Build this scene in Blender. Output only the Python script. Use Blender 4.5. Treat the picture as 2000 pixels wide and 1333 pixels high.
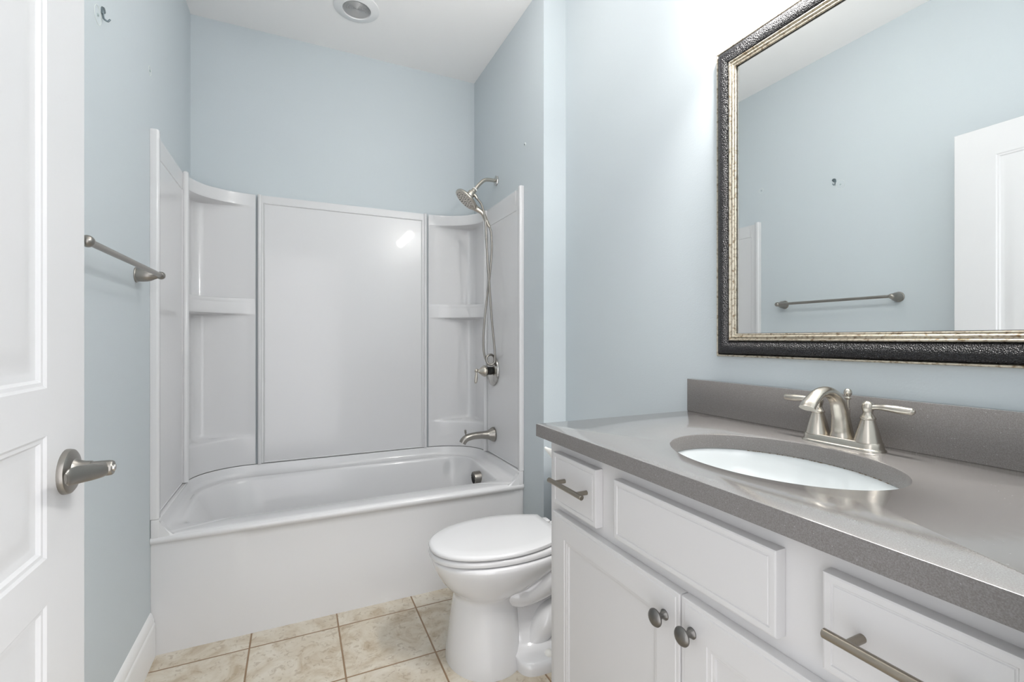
import bpy, bmesh, math, random
from mathutils import Vector, Matrix
from math import sin, cos, pi, radians, sqrt

S = bpy.context.scene
for o in list(bpy.data.objects):
    bpy.data.objects.remove(o)
C = S.collection

# ------------------------------------------------------------ camera
cam_d = bpy.data.cameras.new('camera')
cam = bpy.data.objects.new('camera', cam_d)
C.objects.link(cam)
cam.location = (0, 0, 1.1666)
cam.rotation_euler = (pi/2, 0, -radians(24.8615))
cam_d.sensor_width = 36.0
cam_d.lens = 36.0*909.6/2000
cam_d.shift_y = -0.002
cam_d.clip_start = 0.02
S.camera = cam

# ------------------------------------------------------------ world + exposure
W = bpy.data.worlds.new('world')
S.world = W
W.use_nodes = True
W.node_tree.nodes['Background'].inputs[0].default_value = (0.97, 0.97, 1.0, 1)
W.node_tree.nodes['Background'].inputs[1].default_value = 2.3
S.view_settings.view_transform = 'Standard'
S.view_settings.look = 'None'
S.view_settings.gamma = 1.0
S.view_settings.use_curve_mapping = False
S.view_settings.exposure = 0.15

LAMP_POWER = 108.0      # emission strength of each vanity bulb
FILL_GLOBE_POWER = 21.0      # emission strength of the added, unseen fill globe

# ------------------------------------------------------------ dimensions
XL, YB, XR, Y1, XV = -0.485, 2.8185, 1.039, 1.8935, 1.158
YF = 0.105            # inner face of the wall with the doorway
ZC = 2.81
YA = 2.107            # tub apron face

# ------------------------------------------------------------ materials
def srgb(r, g, b):
    f = lambda c: (c/255/12.92) if c/255 <= 0.04045 else ((c/255+0.055)/1.055)**2.4
    return (f(r), f(g), f(b), 1)

def mat(name, col, rough=0.5, metal=0.0, bump=0.0, scale=50.0, coat=0.0, spec=0.5, detail=3.0, var=0.0, vscale=3.0, col2=None):
    m = bpy.data.materials.new(name)
    m.use_nodes = True
    nt = m.node_tree
    b = nt.nodes['Principled BSDF']
    b.inputs['Base Color'].default_value = col
    b.inputs['Roughness'].default_value = rough
    b.inputs['Metallic'].default_value = metal
    b.inputs['Coat Weight'].default_value = coat
    b.inputs['Coat Roughness'].default_value = 0.03
    b.inputs['Specular IOR Level'].default_value = spec
    tc = nt.nodes.new('ShaderNodeTexCoord')
    if bump > 0:
        n = nt.nodes.new('ShaderNodeTexNoise')
        n.inputs['Scale'].default_value = scale
        n.inputs['Detail'].default_value = detail
        bp = nt.nodes.new('ShaderNodeBump')
        bp.inputs['Strength'].default_value = bump
        bp.inputs['Distance'].default_value = 0.002
        nt.links.new(tc.outputs['Object'], n.inputs['Vector'])
        nt.links.new(n.outputs['Fac'], bp.inputs['Height'])
        nt.links.new(bp.outputs['Normal'], b.inputs['Normal'])
    if var > 0:
        n2 = nt.nodes.new('ShaderNodeTexNoise')
        n2.inputs['Scale'].default_value = vscale
        n2.inputs['Detail'].default_value = 4
        mx = nt.nodes.new('ShaderNodeMixRGB')
        mx.inputs[1].default_value = col
        mx.inputs[2].default_value = col2 if col2 else tuple(c*(1-var) for c in col[:3])+(1,)
        nt.links.new(tc.outputs['Object'], n2.inputs['Vector'])
        nt.links.new(n2.outputs['Fac'], mx.inputs[0])
        nt.links.new(mx.outputs[0], b.inputs['Base Color'])
    return m

M = {}
M['wall'] = mat('blue_grey_paint', srgb(201, 210, 213), 0.5, bump=0.12, scale=220, spec=0.3, var=0.03, vscale=2.0, col2=srgb(200, 207, 212))
M['ceiling'] = mat('ceiling_paint', srgb(248, 247, 246), 0.8, bump=0.1, scale=160, spec=0.2)
M['trim'] = mat('trim_paint', srgb(236, 236, 236), 0.35, bump=0.05, scale=60)
M['door'] = mat('door_paint', srgb(217, 217, 218), 0.38, bump=0.06, scale=80)
M['cabinet'] = mat('cabinet_paint', srgb(207, 206, 206), 0.38, bump=0.04, scale=90)
M['acrylic'] = mat('white_acrylic', srgb(219, 219, 220), 0.25, coat=0.35, bump=0.05, scale=9, detail=2)
M['porcelain'] = mat('white_porcelain', srgb(226, 226, 227), 0.08, coat=0.8)
M['seat_plastic'] = mat('seat_plastic', srgb(220, 220, 221), 0.22, coat=0.3)
M['basin'] = mat('basin_porcelain', srgb(218, 222, 223), 0.12, coat=0.5)
M['nickel'] = mat('brushed_nickel', srgb(196, 190, 180), 0.27, 1.0, bump=0.05, scale=400)
M['nickel_dark'] = mat('satin_nickel', srgb(158, 154, 148), 0.32, 1.0, bump=0.05, scale=300)
M['chrome'] = mat('polished_nickel', srgb(190, 188, 184), 0.14, 1.0)
M['pewter'] = mat('pewter', srgb(120, 118, 115), 0.36, 1.0, bump=0.05, scale=200)
M['pull'] = mat('pull_metal', srgb(150, 143, 132), 0.33, 1.0, bump=0.05, scale=300)
M['rubber'] = mat('black_rubber', srgb(38, 37, 36), 0.45)
M['nozzle'] = mat('nozzle_rubber', srgb(70, 70, 70), 0.5)
M['mirror'] = mat('mirror_silver', (0.93, 0.945, 0.94, 1), 0.0, 1.0)
M['caulk'] = mat('old_caulk', srgb(95, 80, 62), 0.7, bump=0.3, scale=300)
M['hookmetal'] = mat('hook_metal', srgb(120, 132, 136), 0.35, 0.9)
M['white_plastic'] = mat('white_plastic', srgb(236, 235, 230), 0.3)
M['lens'] = mat('fresnel_lens', srgb(178, 178, 178), 0.25, spec=0.6)
M['scar'] = mat('chipped_paint', srgb(176, 190, 190), 0.6)
M['scar_light'] = mat('bare_plaster', srgb(222, 228, 226), 0.7)

def bead_metal():
    m = mat('aged_silver_leaf', srgb(205, 196, 178), 0.3, 0.9, bump=0.25, scale=120)
    nt = m.node_tree; b = nt.nodes['Principled BSDF']
    tc = nt.nodes.new('ShaderNodeTexCoord')
    n = nt.nodes.new('ShaderNodeTexNoise'); n.inputs['Scale'].default_value = 130; n.inputs['Detail'].default_value = 6
    r = nt.nodes.new('ShaderNodeValToRGB')
    r.color_ramp.elements[0].position = 0.30; r.color_ramp.elements[0].color = srgb(128, 108, 84)
    r.color_ramp.elements[1].position = 0.52; r.color_ramp.elements[1].color = srgb(204, 195, 178)
    nt.links.new(tc.outputs['Object'], n.inputs['Vector']); nt.links.new(n.outputs['Fac'], r.inputs[0])
    nt.links.new(r.outputs[0], b.inputs['Base Color'])
    return m
M['bead'] = bead_metal()

def leather():
    m = mat('black_pebbled_band', srgb(16, 14, 18), 0.34, 0.0, coat=0.05)
    nt = m.node_tree; b = nt.nodes['Principled BSDF']
    tc = nt.nodes.new('ShaderNodeTexCoord')
    v = nt.nodes.new('ShaderNodeTexVoronoi'); v.inputs['Scale'].default_value = 400
    bp = nt.nodes.new('ShaderNodeBump'); bp.inputs['Strength'].default_value = 1.0; bp.inputs['Distance'].default_value = 0.0022
    nt.links.new(tc.outputs['Object'], v.inputs['Vector'])
    nt.links.new(v.outputs['Distance'], bp.inputs['Height'])
    nt.links.new(bp.outputs['Normal'], b.inputs['Normal'])
    nt.links.new(bp.outputs['Normal'], b.inputs['Coat Normal'])
    return m
M['leather'] = leather()

def quartz():
    m = mat('grey_quartz', srgb(128, 126, 126), 0.22, spec=0.5)
    nt = m.node_tree; b = nt.nodes['Principled BSDF']
    tc = nt.nodes.new('ShaderNodeTexCoord')
    v = nt.nodes.new('ShaderNodeTexNoise'); v.inputs['Scale'].default_value = 700; v.inputs['Detail'].default_value = 2
    r = nt.nodes.new('ShaderNodeValToRGB')
    e = r.color_ramp.elements
    e[0].position = 0.30; e[0].color = srgb(113, 109, 106)
    e[1].position = 0.68; e[1].color = srgb(134, 132, 131)
    a = e.new(0.5); a.color = srgb(124, 121, 119)
    v2 = nt.nodes.new('ShaderNodeTexVoronoi'); v2.inputs['Scale'].default_value = 90
    r2 = nt.nodes.new('ShaderNodeValToRGB')
    r2.color_ramp.elements[0].position = 0.05; r2.color_ramp.elements[0].color = (1, 1, 1, 1)
    r2.color_ramp.elements[1].position = 0.09; r2.color_ramp.elements[1].color = (0, 0, 0, 1)
    mx = nt.nodes.new('ShaderNodeMixRGB'); mx.inputs[2].default_value = srgb(190, 190, 190)
    mul = nt.nodes.new('ShaderNodeMath'); mul.operation = 'MULTIPLY'; mul.inputs[1].default_value = 0.4
    nt.links.new(tc.outputs['Object'], v.inputs['Vector']); nt.links.new(tc.outputs['Object'], v2.inputs['Vector'])
    nt.links.new(v.outputs['Fac'], r.inputs[0]); nt.links.new(v2.outputs['Distance'], r2.inputs[0])
    nt.links.new(r2.outputs[0], mul.inputs[0]); nt.links.new(mul.outputs[0], mx.inputs[0])
    nt.links.new(r.outputs[0], mx.inputs[1]); nt.links.new(mx.outputs[0], b.inputs['Base Color'])
    # brightness put into the gloss: strong coat on upward faces, weak on edges and upstand
    g = nt.nodes.new('ShaderNodeNewGeometry'); sx = nt.nodes.new('ShaderNodeSeparateXYZ')
    mr = nt.nodes.new('ShaderNodeMapRange'); mr.inputs['From Min'].default_value = 0.5; mr.inputs['From Max'].default_value = 0.9
    nt.links.new(g.outputs['True Normal'], sx.inputs[0]); nt.links.new(sx.outputs[2], mr.inputs['Value'])
    nt.links.new(mr.outputs[0], b.inputs['Coat Weight'])
    b.inputs['Coat IOR'].default_value = 1.9; b.inputs['Coat Roughness'].default_value = 0.12
    m2 = nt.nodes.new('ShaderNodeMapRange'); m2.inputs['From Min'].default_value = 0.5; m2.inputs['From Max'].default_value = 0.9
    m2.inputs['To Min'].default_value = 0.15; m2.inputs['To Max'].default_value = 0.8
    nt.links.new(sx.outputs[2], m2.inputs['Value']); nt.links.new(m2.outputs[0], b.inputs['Specular IOR Level'])
    return m
M['quartz'] = quartz()

def tile():
    m = mat('travertine_tile', srgb(200, 190, 170), 0.4)
    nt = m.node_tree; b = nt.nodes['Principled BSDF']; N = nt.nodes.new; Lk = nt.links.new
    tc = N('ShaderNodeTexCoord'); sx = N('ShaderNodeSeparateXYZ'); Lk(tc.outputs['Object'], sx.inputs[0])
    T = 0.3155
    def axis(out, off):
        a = N('ShaderNodeMath'); a.operation = 'SUBTRACT'; a.inputs[1].default_value = off; Lk(out, a.inputs[0])
        d = N('ShaderNodeMath'); d.operation = 'DIVIDE'; d.inputs[1].default_value = T; Lk(a.outputs[0], d.inputs[0])
        w = N('ShaderNodeMath'); w.operation = 'WRAP'; w.inputs[1].default_value = 0.5; w.inputs[2].default_value = -0.5; Lk(d.outputs[0], w.inputs[0])
        ab = N('ShaderNodeMath'); ab.operation = 'ABSOLUTE'; Lk(w.outputs[0], ab.inputs[0])
        ro = N('ShaderNodeMath'); ro.operation = 'ROUND'
        h = N('ShaderNodeMath'); h.operation = 'FLOOR'; Lk(d.outputs[0], h.inputs[0])
        return ab.outputs[0], h.outputs[0]
    ax, ix = axis(sx.outputs[0], -0.16 + 10*T*0 )
    ay, iy = axis(sx.outputs[1], 2.0085)
    mn = N('ShaderNodeMath'); mn.operation = 'MINIMUM'; Lk(ax, mn.inputs[0]); Lk(ay, mn.inputs[1])
    gr = N('ShaderNodeValToRGB'); e = gr.color_ramp.elements
    e[0].position = 0.0075; e[0].color = (1, 1, 1, 1); e[1].position = 0.0115; e[1].color = (0, 0, 0, 1)
    Lk(mn.outputs[0], gr.inputs[0])
    # per tile offset for the mottling
    cb = N('ShaderNodeCombineXYZ'); Lk(ix, cb.inputs[0]); Lk(iy, cb.inputs[1])
    wn = N('ShaderNodeTexWhiteNoise'); Lk(cb.outputs[0], wn.inputs['Vector'])
    vm = N('ShaderNodeVectorMath'); vm.operation = 'MULTIPLY_ADD'; vm.inputs[1].default_value = (7, 7, 7)
    Lk(wn.outputs['Color'], vm.inputs[0]); Lk(tc.outputs['Object'], vm.inputs[2])
    n1 = N('ShaderNodeTexNoise'); n1.inputs['Scale'].default_value = 9; n1.inputs['Detail'].default_value = 9; n1.inputs['Roughness'].default_value = 0.65; n1.inputs['Distortion'].default_value = 0.8
    Lk(vm.outputs[0], n1.inputs['Vector'])
    r1 = N('ShaderNodeValToRGB'); e = r1.color_ramp.elements
    e[0].position = 0.33; e[0].color = srgb(178, 162, 138); e[1].position = 0.62; e[1].color = srgb(211, 204, 190)
    k = e.new(0.47); k.color = srgb(200, 190, 172)
    Lk(n1.outputs['Fac'], r1.inputs[0])
    n2 = N('ShaderNodeTexNoise'); n2.inputs['Scale'].default_value = 38; n2.inputs['Detail'].default_value = 6; n2.inputs['Distortion'].default_value = 1.5
    Lk(vm.outputs[0], n2.inputs['Vector'])
    r2 = N('ShaderNodeValToRGB'); e = r2.color_ramp.elements
    e[0].position = 0.34; e[0].color = (0.45, 0.45, 0.45, 1); e[1].position = 0.43; e[1].color = (0, 0, 0, 1)
    Lk(n2.outputs['Fac'], r2.inputs[0])
    m1 = N('ShaderNodeMixRGB'); m1.inputs[2].default_value = srgb(150, 132, 108)
    Lk(r2.outputs[0], m1.inputs[0]); Lk(r1.outputs[0], m1.inputs[1])
    m2 = N('ShaderNodeMixRGB'); m2.inputs[2].default_value = srgb(142, 116, 88)
    Lk(gr.outputs[0], m2.inputs[0]); Lk(m1.outputs[0], m2.inputs[1]); Lk(m2.outputs[0], b.inputs['Base Color'])
    bp = N('ShaderNodeBump'); bp.inputs['Strength'].default_value = 0.6; bp.inputs['Distance'].default_value = 0.002; bp.invert = True
    Lk(gr.outputs[0], bp.inputs['Height']); Lk(bp.outputs[0], b.inputs['Normal'])
    return m
M['tile'] = tile()

def bulb(name, power):
    m = bpy.data.materials.new(name); m.use_nodes = True
    nt = m.node_tree; nt.nodes.clear()
    e = nt.nodes.new('ShaderNodeEmission'); o = nt.nodes.new('ShaderNodeOutputMaterial')
    e.inputs[0].default_value = (1.0, 0.97, 0.94, 1); e.inputs[1].default_value = power
    nt.links.new(e.outputs[0], o.inputs[0]); return m
M['bulb'] = bulb('lit_bulb', LAMP_POWER)
M['fill_globe'] = bulb('fill_globe_glow', FILL_GLOBE_POWER)

# ------------------------------------------------------------ mesh helpers
V = Vector
def newbm(): return bmesh.new()

def quad(bm, a, b, c, d):
    try: return bm.faces.new((a, b, c, d))
    except ValueError: return None

def box(bm, x0, y0, z0, x1, y1, z1, bev=0.0, seg=2):
    r = bmesh.ops.create_cube(bm, size=1)
    vs = r['verts']
    for v in vs:
        v.co = V(((x0+x1)/2+v.co.x*(x1-x0), (y0+y1)/2+v.co.y*(y1-y0), (z0+z1)/2+v.co.z*(z1-z0)))
    if bev > 0:
        es = list({e for v in vs for e in v.link_edges})
        bmesh.ops.bevel(bm, geom=es, offset=bev, segments=seg, profile=0.5, affect='EDGES')

def loft(bm, rings, closed=True, cap0=False, cap1=False):
    R = [[bm.verts.new(p) for p in r] for r in rings]
    n = len(R[0])
    for a, b in zip(R[:-1], R[1:]):
        for i in range(n if closed else n-1):
            j = (i+1) % n
            quad(bm, a[i], a[j], b[j], b[i])
    if cap0: bm.faces.new(list(reversed(R[0])))
    if cap1: bm.faces.new(R[-1])
    return R

def frame_of(d):
    d = d.normalized()
    u = V((0, 0, 1)) if abs(d.z) < 0.9 else V((1, 0, 0))
    a = d.cross(u).normalized(); b = d.cross(a).normalized()
    return a, b

def lathe(bm, prof, org, axis, seg=32, caps=True, sq=None):
    """prof: list of (radius, distance along axis)."""
    org = V(org); d = V(axis).normalized(); a, b = frame_of(d)
    rings = []
    for r, h in prof:
        r = max(r, 1e-5)
        rings.append([org + d*h + a*(r*cos(2*pi*i/seg)) + b*(r*sin(2*pi*i/seg)) for i in range(seg)])
    loft(bm, rings, True, caps, caps)

def smooth_path(pts, n=8):
    P = [V(p) for p in pts]; out = []
    for i in range(len(P)-1):
        p0 = P[i-1] if i else P[0]*2-P[1]; p1 = P[i]; p2 = P[i+1]; p3 = P[i+2] if i+2 < len(P) else P[-1]*2-P[-2]
        for k in range(n):
            t = k/n
            out.append(0.5*((2*p1)+(-p0+p2)*t+(2*p0-5*p1+4*p2-p3)*t*t+(-p0+3*p1-3*p2+p3)*t**3))
    out.append(P[-1]); return out

def interp(vals, n, m):
    out = []
    for i in range(len(vals)-1):
        for k in range(n):
            t = k/n; t = t*t*(3-2*t)*0.5+t*0.5
            out.append(vals[i]*(1-t)+vals[i+1]*t)
    out.append(vals[-1]); return out

def tube(bm, pts, rad, n=8, seg=16, flat=None, caps=True, ref=None):
    P = smooth_path(pts, n) if n > 1 else [V(p) for p in pts]
    R = interp(rad, n, 0) if isinstance(rad, (list, tuple)) else [rad]*len(P)
    if n <= 1 and isinstance(rad, (list, tuple)): R = list(rad)
    F = interp(flat, n, 0) if flat else [1.0]*len(P)
    rings = []; a = None
    for i, p in enumerate(P):
        d = (P[min(i+1, len(P)-1)]-P[max(i-1, 0)]).normalized()
        if a is None:
            if ref is not None: a = (V(ref)-d*V(ref).dot(d)).normalized()
            else: a = frame_of(d)[0]
        else: a = (a-d*a.dot(d)).normalized()
        b = d.cross(a).normalized()
        rings.append([p+a*(R[i]*F[i]*cos(2*pi*k/seg))+b*(R[i]*sin(2*pi*k/seg)) for k in range(seg)])
    loft(bm, rings, True, caps, caps)

def sphere(bm, c, r, sc=(1, 1, 1), u=24, v=14):
    q = bmesh.ops.create_uvsphere(bm, u_segments=u, v_segments=v, radius=r)
    for w in q['verts']: w.co = V((c[0]+w.co.x*sc[0], c[1]+w.co.y*sc[1], c[2]+w.co.z*sc[2]))

def panel_slab(bm, org, u, v, n, Wd, H, T, panels, loops, edge=None):
    """Slab with a face at org (+u,+v), normal n, thickness T behind; panels = (u0,v0,u1,v1); loops=(inset, depth)."""
    org, u, v, n = V(org), V(u), V(v), V(n)
    P = lambda a, b, d=0.0: org+u*a+v*b+n*d
    e = edge or [(0, 0)]
    rings = [(0.0, -T)]+[(i, d) for i, d in e]
    prev = None
    def rect(i, d): return [bm.verts.new(P(i, i, d)), bm.verts.new(P(Wd-i, i, d)), bm.verts.new(P(Wd-i, H-i, d)), bm.verts.new(P(i, H-i, d))]
    back = rect(0, -T); bm.faces.new(list(reversed(back))); prev = back
    for i, d in e:
        r = rect(i, d)
        for k in range(4): quad(bm, prev[k], prev[(k+1) % 4], r[(k+1) % 4], r[k])
        prev = r
    ins, dep = e[-1]
    us = sorted({ins, Wd-ins} | {p[0] for p in panels} | {p[2] for p in panels})
    vs = sorted({ins, H-ins} | {p[1] for p in panels} | {p[3] for p in panels})
    G = {}
    def g(a, b):
        if (a, b) not in G: G[(a, b)] = bm.verts.new(P(a, b, dep))
        return G[(a, b)]
    for i in range(len(us)-1):
        for j in range(len(vs)-1):
            ca, cb = (us[i]+us[i+1])/2, (vs[j]+vs[j+1])/2
            if any(p[0] < ca < p[2] and p[1] < cb < p[3] for p in panels): continue
            quad(bm, g(us[i], vs[j]), g(us[i+1], vs[j]), g(us[i+1], vs[j+1]), g(us[i], vs[j+1]))
    for p in panels:
        pr = None
        for i, d in loops:
            r = [bm.verts.new(P(*q, dep+d)) for q in ((p[0]+i, p[1]+i), (p[2]-i, p[1]+i), (p[2]-i, p[3]-i), (p[0]+i, p[3]-i))]
            if pr:
                for k in range(4): quad(bm, pr[k], pr[(k+1) % 4], r[(k+1) % 4], r[k])
            pr = r
        bm.faces.new(pr)
    bmesh.ops.remove_doubles(bm, verts=bm.verts, dist=1e-5)

def obj(name, bm, m, parent=None, smooth=35, bevel=0.0, subsurf=0, label=None, solid=0.0, base=None, recalc=True):
    if recalc: bmesh.ops.recalc_face_normals(bm, faces=bm.faces)
    root = parent
    while root is not None and root.parent is not None: root = root.parent
    off = root.location.copy() if root is not None else V(base) if base else None
    if off is not None:
        for v in bm.verts: v.co -= off
    me = bpy.data.meshes.new(name); bm.to_mesh(me); bm.free()
    o = bpy.data.objects.new(name, me); C.objects.link(o)
    me.materials.append(m)
    if parent is not None: o.parent = parent
    elif base: o.location = base
    if smooth:
        for p in me.polygons: p.use_smooth = True
        try: me.set_sharp_from_angle(angle=radians(smooth))
        except Exception: pass
    if solid:
        s = o.modifiers.new('solid', 'SOLIDIFY'); s.thickness = solid; s.offset = -1
    if bevel:
        b = o.modifiers.new('bevel', 'BEVEL'); b.width = bevel; b.segments = 2; b.limit_method = 'ANGLE'; b.angle_limit = radians(30)
    if subsurf:
        b = o.modifiers.new('sub', 'SUBSURF'); b.levels = subsurf; b.render_levels = subsurf
    if label: o['label'] = label
    return o

def thing(name, label, cat, loc, group=None):
    o = bpy.data.objects.new(name, None); C.objects.link(o)
    o.location = loc; o['label'] = label; o['category'] = cat; o.empty_display_size = 0.05
    if group: o['group'] = group
    return o

def struct(name, bm, m, bevel=0.0, smooth=0, label=None):
    o = obj(name, bm, m, None, smooth=smooth, bevel=bevel)
    o['kind'] = 'structure'
    if label: o['label'] = label
    return o

# ------------------------------------------------------------ the room
b = newbm(); box(b, XL-0.12, YF-0.3, -0.05, XV+0.12, YB+0.12, 0.0); struct('floor', b, M['tile'], label='beige mottled square floor tiles with tan grout')
b = newbm(); box(b, XL-0.12, YF-0.12, ZC, XV+0.12, YB+0.12, ZC+0.06); struct('ceiling', b, M['ceiling'], label='plain off-white ceiling')
b = newbm(); box(b, XL-0.12, YF-0.12, 0, XL, YB+0.12, ZC); struct('wall_left', b, M['wall'], label='pale blue-grey wall behind the open door and towel bar')
b = newbm(); box(b, XL, YB, 0, XV+0.12, YB+0.12, ZC); struct('wall_back', b, M['wall'], label='pale blue-grey wall above the tub surround')
b = newbm(); box(b, XV, YF-0.12, 0, XV+0.12, YB, ZC); struct('wall_right', b, M['wall'], label='pale blue-grey wall behind mirror, vanity and toilet')
b = newbm(); box(b, XR, Y1, 0, XV, YB, ZC); struct('wall_alcove', b, M['wall'], label='short wall return at the shower head end of the tub')
# wall with the doorway (the photographer stands in it)
DX0, DX1, DZ = -0.372, 0.44, 2.075
b = newbm()
box(b, XL, YF-0.12, 0, DX0, YF, ZC); box(b, DX1, YF-0.12, 0, XV, YF, ZC); box(b, DX0, YF-0.12, DZ, DX1, YF, ZC)
struct('wall_front', b, M['wall'], label='wall with the doorway, on the photographer side')
b = newbm()
box(b, DX0-0.06, YF, 0, DX0, YF+0.014, DZ+0.06, 0.003); box(b, DX1, YF, 0, DX1+0.06, YF+0.014, DZ+0.06, 0.003); box(b, DX0, YF, DZ, DX1, YF+0.014, DZ+0.06, 0.003)
struct('trim_1', b, M['trim'], smooth=30, label='white casing around the doorway')

def baseboard(name, p0, p1, nrm, label):
    """profiled baseboard from p0 to p1 on a wall with normal nrm"""
    p0, p1, nrm = V(p0), V(p1), V(nrm)
    prof = [(0, 0), (0.016, 0), (0.016, 0.115), (0.0145, 0.122), (0.012, 0.126), (0.012, 0.136), (0.0085, 0.150), (0.004, 0.160), (0, 0.163)]
    bm = newbm()
    loft(bm, [[p0+nrm*a+V((0, 0, h)) for a, h in prof], [p1+nrm*a+V((0, 0, h)) for a, h in prof]], True, True, True)
    return struct(name, bm, M['trim'], smooth=30, label=label)
baseboard('baseboard_left', (XL, YF+0.001, 0), (XL, YA-0.003, 0), (1, 0, 0), 'white moulded baseboard along the left wall')
baseboard('baseboard_right', (XV, 1.125, 0), (XV, Y1-0.016, 0), (-1, 0, 0), 'white baseboard behind the toilet')
baseboard('baseboard_alcove', (XR+0.0, Y1, 0), (XV, Y1, 0), (0, -1, 0), 'white baseboard on the wall return')

# ------------------------------------------------------------ door (opened back along the left wall)
DXF, DY0, DY1 = -0.333, 0.285, 1.045
b = newbm()
loops = [(0, 0), (0.004, -0.003), (0.009, -0.0035), (0.013, -0.008), (0.022, -0.0095), (0.026, -0.0095), (0.044, -0.0045), (0.060, -0.003)]
# u runs from latch edge towards the hinges (-Y)
Wd = DY1-DY0
panels = [(0.135, 1.094, Wd-0.135, 1.935), (0.135, 0.843, Wd-0.135, 1.024), (0.135, 0.235, Wd-0.135, 0.775)]
panel_slab(b, (DXF, DY1, 0.012), (0, -1, 0), (0, 0, 1), (1, 0, 0), Wd, 2.048, 0.035, [(p[0], p[1]-0.012, p[2], p[3]-0.012) for p in panels], loops, edge=[(0, -0.002), (0.002, 0)])
door = obj('door_1', b, M['door'], None, smooth=25, base=(DXF, DY0, 0.012))
door['kind'] = 'structure'; door['label'] = 'white three-panel door standing open at the left'
hy, hz_ = 0.972, 0.955
b = newbm()
lathe(b, [(0.0355, 0), (0.0355, 0.004), (0.0345, 0.0075), (0.031, 0.010), (0.020, 0.012), (0.0165, 0.017), (0.0145, 0.024), (0.0138, 0.032)], (DXF, hy, hz_), (1, 0, 0), 40)
rose = obj('door_handle', b, M['nickel_dark'], door, label='brushed nickel lever handle')
b = newbm()
lathe(b, [(0.0125, 0.031), (0.0125, 0.054), (0.0118, 0.058), (0.0105, 0.060)], (DXF, hy, hz_), (1, 0, 0), 32)
tube(b, [(DXF+0.049, hy+0.006, hz_), (DXF+0.048, hy-0.012, hz_), (DXF+0.042, hy-0.034, hz_+0.003), (DXF+0.034, hy-0.056, hz_+0.006), (DXF+0.029, hy-0.074, hz_+0.007), (DXF+0.027, hy-0.080, hz_+0.007)],
     [0.010, 0.0118, 0.0130, 0.0135, 0.0125, 0.008], n=6, seg=22, flat=[0.9, 0.75, 0.48, 0.34, 0.28, 0.24], ref=(1, 0, 0))
obj('lever', b, M['nickel_dark'], rose, subsurf=0)
b = newbm()
lathe(b, [(0.0055, 0.058), (0.0055, 0.0615), (0.0045, 0.063), (0.0005, 0.0632)], (DXF, hy, hz_), (1, 0, 0), 20)
obj('privacy_button', b, M['chrome'], rose)
for zz in (0.25, 1.05, 1.82):
    b = newbm(); tube(b, [(DXF+0.004, DY0-0.006, zz-0.045), (DXF+0.004, DY0-0.006, zz+0.045)], 0.006, n=1, seg=12)
    obj('hinge', b, M['nickel_dark'], door)

# ------------------------------------------------------------ bathtub
LC = (-0.195, 2.590, 0.265, 0.215)    # left corner ellipse (cx, cy, rx, ry) of the surround front curve
RC = (0.735, 2.575, 0.280, 0.230)
XSL, XSR, YSB = XL+0.025, XR-0.024, 2.805
def corner_pts(c, side, n, inset=0.0):
    cx, cy, rx, ry = c; out = []
    for i in range(n+1):
        t = i/n*pi/2
        out.append((cx+side*(rx-inset)*cos(t), cy+(ry-inset)*sin(t)))
    return out
def u_path(ins=0.0, ns=10, nc=16, nb=20, y0=2.10):
    L = corner_pts(LC, -1, nc, ins)
    R = list(reversed(corner_pts(RC, 1, nc, ins)))
    pts = [(L[0][0], y0+(L[0][1]-y0)*i/ns) for i in range(ns)]
    pts += L
    pts += [(L[-1][0]+(R[0][0]-L[-1][0])*i/nb, YSB-ins) for i in range(1, nb)]
    pts += R
    pts += [(R[-1][0], R[-1][1]+(y0-R[-1][1])*i/ns) for i in range(1, ns+1)]
    return pts

tub = thing('bathtub', 'white acrylic alcove bathtub with sculpted rim below the shower walls', 'bathtub', ((XL+XR)/2, 2.46, 0))
def d_loop(x0, x1, y0, y1, z0, z1, rf, rbl, rbr, N):
    """closed D loop with N points: starts front-left, goes back along left side, back, right side, then front"""
    def arc(cx, cy, rx, ry, a0, a1, n): return [(cx+rx*cos(a0+(a1-a0)*i/n), cy+ry*sin(a0+(a1-a0)*i/n)) for i in range(n+1)]
    P = arc(x0+rf, y0+rf, rf, rf, -pi/2, -pi, 8)
    P += arc(x0+rbl[0], y1-rbl[1], rbl[0], rbl[1], pi, pi/2, 24)
    P += arc(x1-rbr[0], y1-rbr[1], rbr[0], rbr[1], pi/2, 0, 24)
    P += arc(x1-rf, y0+rf, rf, rf, 0, -pi/2, 8)
    P.append(P[0])
    ds = [0]
    for a, c in zip(P[:-1], P[1:]): ds.append(ds[-1]+math.hypot(c[0]-a[0], c[1]-a[1]))
    out = []; k = 0
    for i in range(N):
        s = ds[-1]*i/N
        while ds[k+1] < s: k += 1
        t = (s-ds[k])/max(ds[k+1]-ds[k], 1e-9)
        x, y = P[k][0]*(1-t)+P[k+1][0]*t, P[k][1]*(1-t)+P[k+1][1]*t
        out.append(V((x, y, z0+(z1-z0)*max(0, min(1, (y-y0)/(y1-y0))))))
    return out
def angle_resample(loop, c, N):
    """sample a closed loop by angle about c so that rings correspond"""
    A = [(math.atan2(p.y-c[1], p.x-c[0]), p) for p in loop]
    out = []
    n = len(A)
    for th in THS:
        dirv = V((cos(th), sin(th)))
        best = None
        for k in range(n):
            p, q = A[k][1], A[(k+1) % n][1]
            ax, ay, bx, by = p.x-c[0], p.y-c[1], q.x-c[0], q.y-c[1]
            den = dirv.x*(by-ay)-dirv.y*(bx-ax)
            if abs(den) < 1e-12: continue
            t = (ax*(by-ay)-ay*(bx-ax))/den
            s = (ax*dirv.y-ay*dirv.x)/den
            if t > 0 and -1e-6 <= s <= 1+1e-6:
                if best is None or t > best[0]: best = (t, p.lerp(q, s))
        out.append(best[1])
    return out
TC = (0.27, 2.40)
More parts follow.
